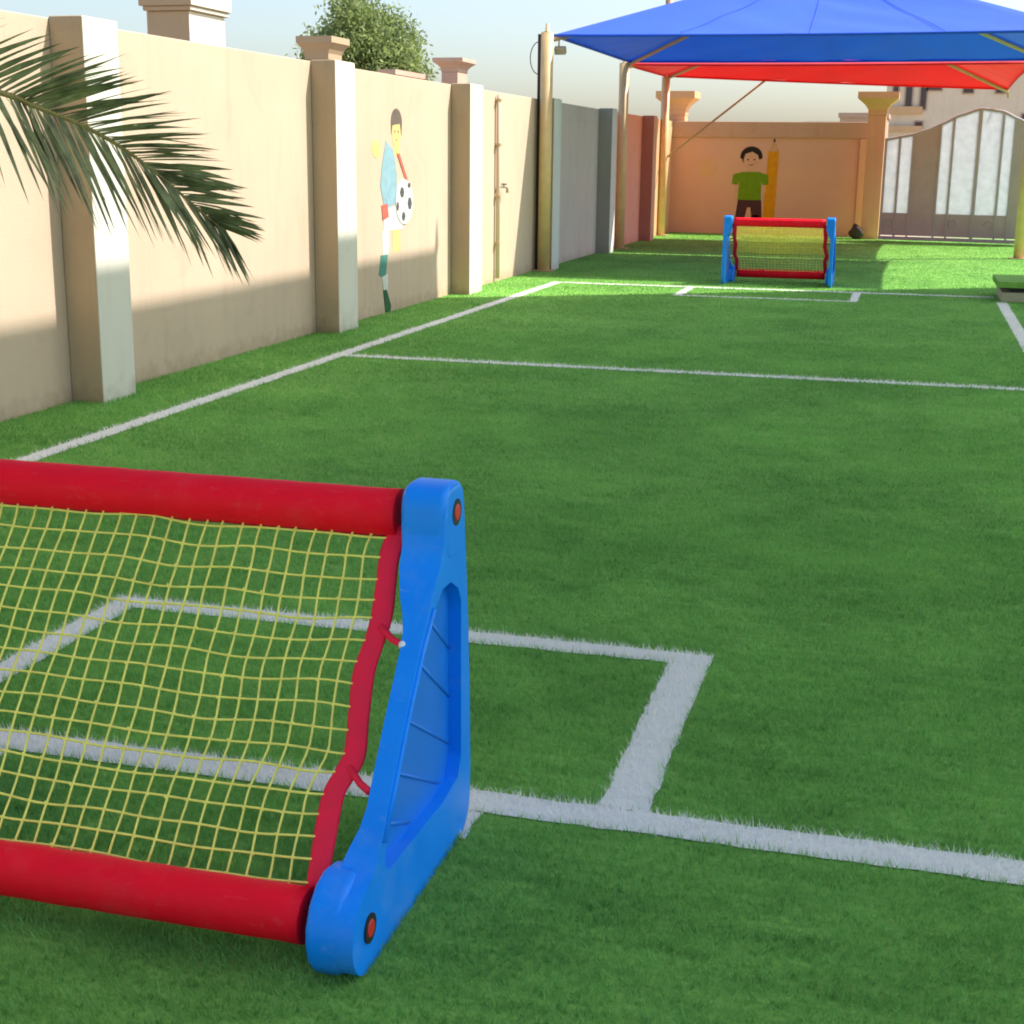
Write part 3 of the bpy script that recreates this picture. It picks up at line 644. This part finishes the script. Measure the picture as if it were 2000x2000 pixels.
def make_goal(fold=False):
    root = empty('football_goal'); 
    side_panel(1, root); side_panel(-1, root)
    bm = bmesh.new(); n = 24
    def bar(c, r, seed):
        pts = [(-.585+1.17*i/n, c.y+.0006*math.sin(i*1.7+seed), c.z+.0006*math.cos(i*2.1+seed)) for i in range(n+1)]
        tube(bm, pts, [r*(1+.004*math.sin(i*2.9+seed)) for i in range(n+1)], 28)
    bar(TOPC, .056, 0); obj('crossbar', bm, M['red'], root)
    bm = bmesh.new(); bar(BOTC, .057, 2); obj('ground_bar', bm, M['red'], root)
    # net surface from under the crossbar to the ground bar
    d = (BOTC-TOPC).normalized(); up = Vector((0, d.z, -d.y))
    if up.y > 0: up = -up
    T0 = TOPC + d*.03; B0 = BOTC - d*.045; 
    nx, ny = 25, 17
    prof = [(0, 0), (.07, -.012), (.27, .0), (.42, -.012), (.53, .0), (.63, .012), (.75, -.012), (.87, -.008), (1, -.002)]
    def bx(t):
        for (a, p), (b, q) in zip(prof, prof[1:]):
            if t <= b: return p+(q-p)*(t-a)/(b-a)
        return prof[-1][1]
    rr = random.Random(3)
    ph = [rr.uniform(0, 6) for _ in range(40)]
    def NP(s, t):
        half = .578+bx(t); x = -half + 2*half*s
        sag = .020*math.sin(math.pi*t)*(.5+.5*math.sin(math.pi*s)) 
        p = T0.lerp(B0, t) + Vector((0, -.3*sag, -sag))
        p.x = x + .003*math.sin(t*7+s*5) + .005*math.sin(math.pi*t)*math.sin(s*9+1)
        p += d*(.0018*math.sin(s*23+t*6) + .0025*math.sin(s*8+2))
        p += Vector((0, .4, .6))*(.004*math.sin(s*17+t*11))
        return p
    bm = bmesh.new()
    for i in range(1, nx):
        s = i/nx + rr.uniform(-.0035, .0035)
        tube(bm, [NP(s+.0012*math.sin(k*.9+ph[i]), k/34) for k in range(35)], .0029, 5, cap=False)
    for j in range(1, ny+1):
        t = (j-.35)/ny + rr.uniform(-.003, .003)
        tube(bm, [NP(k/50, t+.0018*math.sin(k*.6+ph[j])) for k in range(51)], .0029, 5, cap=False)
    for i in range(1, nx):          # knots where the cords cross
        for j in range(1, ny+1):
            p = NP(i/nx+.0025*math.sin((j-.35)/ny*30.6+ph[i]), (j-.35)/ny)
            q = .0046; v = [bm.verts.new(p+Vector(o)*q) for o in ((1, 0, 0), (0, 1, 0), (-1, 0, 0), (0, -1, 0), (0, 0, 1), (0, 0, -1))]
            for k in range(4): bm.faces.new((v[k], v[(k+1) % 4], v[4])); bm.faces.new((v[(k+1) % 4], v[k], v[5]))
    obj('net', bm, M['net'], root)
    if fold:                        # slack half of the net hanging doubled from the bar
        bm = bmesh.new()
        for i in range(1, 3*nx): tube(bm, [NP(i/(3*nx), k/20*.60) + Vector((0, -.012-.02*math.sin(k/20*3), 0)) for k in range(21)], .0030, 4, cap=False)
        for j in range(1, 26): tube(bm, [NP(k/40, j/26*.60) + Vector((0, -.012-.02*math.sin(j/26*3), 0)) for k in range(41)], .0030, 4, cap=False)
        obj('net_fold', bm, M['net'], root)
    for sg in (0, 1):
        bm = bmesh.new(); pts = spline([NP(sg, t) + Vector(((.016 if sg else -.016), 0, 0)) for t in [0, .08, .17, .27, .35, .42, .53, .63, .69, .75, .87, 1]], 4)
        # flattened sleeve
        A = []
        for i, p in enumerate(pts):
            a = pts[min(i+1, len(pts)-1)] - pts[max(i-1, 0)]; a.normalize()
            sd = Vector((1, 0, 0)); sd = (sd - a*sd.dot(a)).normalized(); nn = a.cross(sd)
            w = .025*(1+.03*math.sin(i*.7))
            A.append([bm.verts.new(p + sd*w*math.cos(q) + nn*.004*math.sin(q)) for q in [k*math.pi/5 for k in range(10)]])
        for a, b in zip(A, A[1:]):
            for k in range(10): f = bm.faces.new((a[k], a[(k+1) % 10], b[(k+1) % 10], b[k])); f.smooth = True
        bm.faces.new(A[0][::-1]); bm.faces.new(A[-1])
        sl = obj('net_sleeve', bm, M['redband'], root)
        sx = 1 if sg else -1
        def ribbon(p, q, name, m, w=.008):
            b2 = bmesh.new(); p, q = Vector(p), Vector(q); mid = (p+q)/2 + Vector((0, 0, -.008))
            tube(b2, [p, mid, q], w, 8); return obj(name, b2, m, sl, smooth=True)
        p1 = NP(sg, .29)+Vector((sx*.02, 0, 0)); q1 = (sx*.668, -.345, .578)
        ribbon(p1, q1, 'strap', M['redband'])
        bm = bmesh.new(); bmesh.ops.create_icosphere(bm, subdivisions=2, radius=.011, matrix=Matrix.Translation(q1)); obj('strap_clip', bm, M['wht'], sl, smooth=True)
        p2 = NP(sg, .665)+Vector((sx*.02, 0, 0)); q2 = (sx*.664, -.545, .325)
        ribbon(p2, q2, 'strap', M['redband'])
    return root
goal = make_goal(); goal.location = (-1.655, 3.10, 0)
tag(goal, 'toy football goal in the foreground seen from behind, blue sides, red bars and yellow net', 'goal', 'toy football goals')
goal2 = make_goal(True); goal2.location = (-1.66, 19.06, 0); goal2.rotation_euler = (0, 0, math.pi)
tag(goal2, 'small toy football goal far away under the shade canopy, facing the camera', 'goal', 'toy football goals')

# ------------------------------------------------------------------ round bush beyond the wall
def bush(loc, R, h0, n, label):
    e = empty('bushy_tree', loc); tag(e, label, 'tree')
    bm = bmesh.new(); tube(bm, [(0, 0, -.03), (.05, .02, 1.0), (0, 0, h0)], [.16, .12, .09], 8)
    for k in range(9):
        a = k*.7; tube(bm, [(0, 0, h0-.5), (.4*math.cos(a)*R, .4*math.sin(a)*R, h0+.2), (.8*math.cos(a)*R, .8*math.sin(a)*R, h0+.5+.25*math.sin(k*2.2))], [.06, .04, .015], 6)
    obj('trunk', bm, M['twig'], e)
    # leaf sprays: clumps on an uneven shell
    r = np.random.default_rng(5); V = []; 
    nc = 170; cl = []
    for i in range(nc):
        v = r.normal(size=3); v /= np.linalg.norm(v); rad = R*(.45+.5*r.random()**.5)*(1+.13*math.sin(5*v[0]+3*v[2]))
        cl.append(v*rad*np.array([1, 1.15, .95]))
    cl = np.array(cl)
    for c in cl:
        m = n//nc; q = c + r.normal(0, .12*R+.03, (m, 3)); 
        dirs = r.normal(size=(m, 3)); dirs[:, 2] -= .25; dirs /= np.linalg.norm(dirs, axis=1)[:, None]
        sd = np.cross(dirs, r.normal(size=(m, 3))); sd /= np.linalg.norm(sd, axis=1)[:, None]
        L = r.uniform(.05, .12, m)[:, None]; w = L*.22
        V.append(np.stack([q-sd*w*.3, q+dirs*L*.5-sd*w, q+dirs*L, q+dirs*L*.5+sd*w], 1).reshape(-1, 3))
    V = np.concatenate(V) + np.array([0, 0, h0+R*.35]); k = len(V)//4
    me = bpy.data.meshes.new('crown'); me.vertices.add(len(V)); me.vertices.foreach_set('co', V.ravel()); me.loops.add(len(V))
    me.loops.foreach_set('vertex_index', np.arange(len(V))); me.polygons.add(k); me.polygons.foreach_set('loop_start', np.arange(0, 4*k, 4)); me.polygons.foreach_set('loop_total', np.full(k, 4))
    me.update(); me.validate(); link('crown', me, M['leaf'], e)
bush((-9.6, 25.0, 0), 1.02, 2.9, 42000, 'round pale green bushy tree showing above the cream wall')

# ------------------------------------------------------------------ date palm at the left, outside the frame but for its fronds
palm = empty('date_palm', (-3.75, 2.1, 0)); tag(palm, 'date palm whose dark green fronds hang in at the left edge', 'palm')
po = Vector((-3.75, 2.1, 0))
bm = bmesh.new(); tr = []
for i in range(30):
    z = i*.06; tr.append(((.02*math.sin(i*.4), 0, z), .15+.025*(i % 2)+.02*math.exp(-z*3)))
tube(bm, [t[0] for t in tr], [t[1] for t in tr], 12, smooth=False); obj('trunk', bm, M['bark'], palm)
rx = Vector(RX); upv = -Vector(DN)
def frond(pts, up_l, dn_l, dU0, dU1, dD0, dD1, n=44, s0=0.0, seed=1, w=.019):
    """pts: rachis control points in world space; leaflets on both sides."""
    rr = random.Random(seed); C = spline(pts, 10); K = len(C)-1
    bm = bmesh.new(); tube(bm, [c-po for c in C], [.013*(1-.8*i/K)+.002 for i in range(K+1)], 7); f = obj('frond', bm, M['rachis'], palm, smooth=True)
    bm = bmesh.new()
    for side, (La, Da, Db) in enumerate(((up_l, dU0, dU1), (dn_l, dD0, dD1))):
        for i in range(n):
            t = s0+(1-s0)*(i+.3*rr.random())/n; q = t*K; k = min(int(q), K-1); p = C[k].lerp(C[k+1], q-k)
            tan = (C[k+1]-C[k]).normalized()
            dr = (Vector(Da).lerp(Vector(Db), t)).normalized() + Vector((rr.gauss(0, .07), rr.gauss(0, .07), rr.gauss(0, .06)))
            dr.normalize(); L = La*(math.sin(math.pi*min(1, .30+.70*(1-t)**.8)) *.55+.45*(1-t**3*.75))*rr.uniform(.86, 1.06)*(1-(.46 if side == 0 else .27)*t*t)
            nrm = dr.cross(tan).normalized(); wd = dr.cross(nrm).normalized()
            ww = w*rr.uniform(.8, 1.15); seg = 5; prev = None; droop = rr.uniform(.02, .10)*L
            tw = rr.uniform(-.5, .5); wd2 = (wd*math.cos(tw)+nrm*math.sin(tw))
            for s in range(seg+1):
                u = s/seg; wid = ww*(.35+1.3*u if u < .3 else (1-u)**.75*1.08)*.95
                c = p-po + dr*L*u + Vector((0, 0, -droop*u*u)); fold = nrm*wid*.35
                row = (bm.verts.new(c+wd2*wid+fold), bm.verts.new(c), bm.verts.new(c-wd2*wid+fold))
                if prev:
                    bm.faces.new((prev[0], prev[1], row[1], row[0])); bm.faces.new((prev[1], prev[2], row[2], row[1]))
                prev = row
    obj('leaflets', bm, M['palm'], f)
    return f
def cv(a, b, c=0): return rx*a + upv*b + Vector(F)*c
frond([(-3.72, 2.2, 1.75), (-3.45, 3.0, 1.95), (-3.22, 3.9, 1.90), (-3.21, 4.7, 1.803), (-3.215, 4.9, 1.767), (-3.193, 5.2, 1.70), (-3.192, 5.5, 1.614), (-3.119, 5.7, 1.488), (-3.034, 5.9, 1.332), (-2.987, 6.0, 1.262)],
      .56, .57, cv(.64, .78, .15), cv(.95, -.22, .25), cv(.33, -.95, .1), cv(.50, -.80, .2), n=112, s0=.08, seed=3)
frond([(-3.75, 2.2, 1.8), (-3.55, 3.0, 2.12), (-3.48, 3.8, 2.18), (-3.50, 4.5, 2.10), (-3.58, 5.0, 1.96)], .45, .45, cv(.80, .65, .1), cv(.8, .3, .2), cv(.3, -.9, .1), cv(.3, -.9, .2), n=76, s0=.15, seed=5)
frond([(-3.75, 2.2, 1.75), (-3.75, 3.0, 1.85), (-3.72, 3.8, 1.75), (-3.62, 4.4, 1.55), (-3.5, 4.7, 1.35)], .38, .42, cv(.8, .3, .1), cv(.9, -.1, .2), cv(.4, -.9, .1), cv(.45, -.9, .2), n=50, s0=.15, seed=8)
for k, a in enumerate((100, 150, 200, 245, 290, 330)):
    a = math.radians(a); c, s = math.cos(a), math.sin(a); b = Vector((-3.75, 2.1, 1.75))
    side = Vector((-s, c, 0))
    frond([b+Vector((c*.1, s*.1, 0)), b+Vector((c*.5, s*.5, .45)), b+Vector((c*1.1, s*1.1, .55)), b+Vector((c*1.6, s*1.6, .2)), b+Vector((c*1.8, s*1.8, -.15))],
          .38, .38, side*.8+Vector((c*.3, s*.3, .1)), side*.5+Vector((c, s, -.3)), -side*.8+Vector((c*.3, s*.3, .1)), -side*.5+Vector((c, s, -.3)), n=34, s0=.12, seed=20+k)
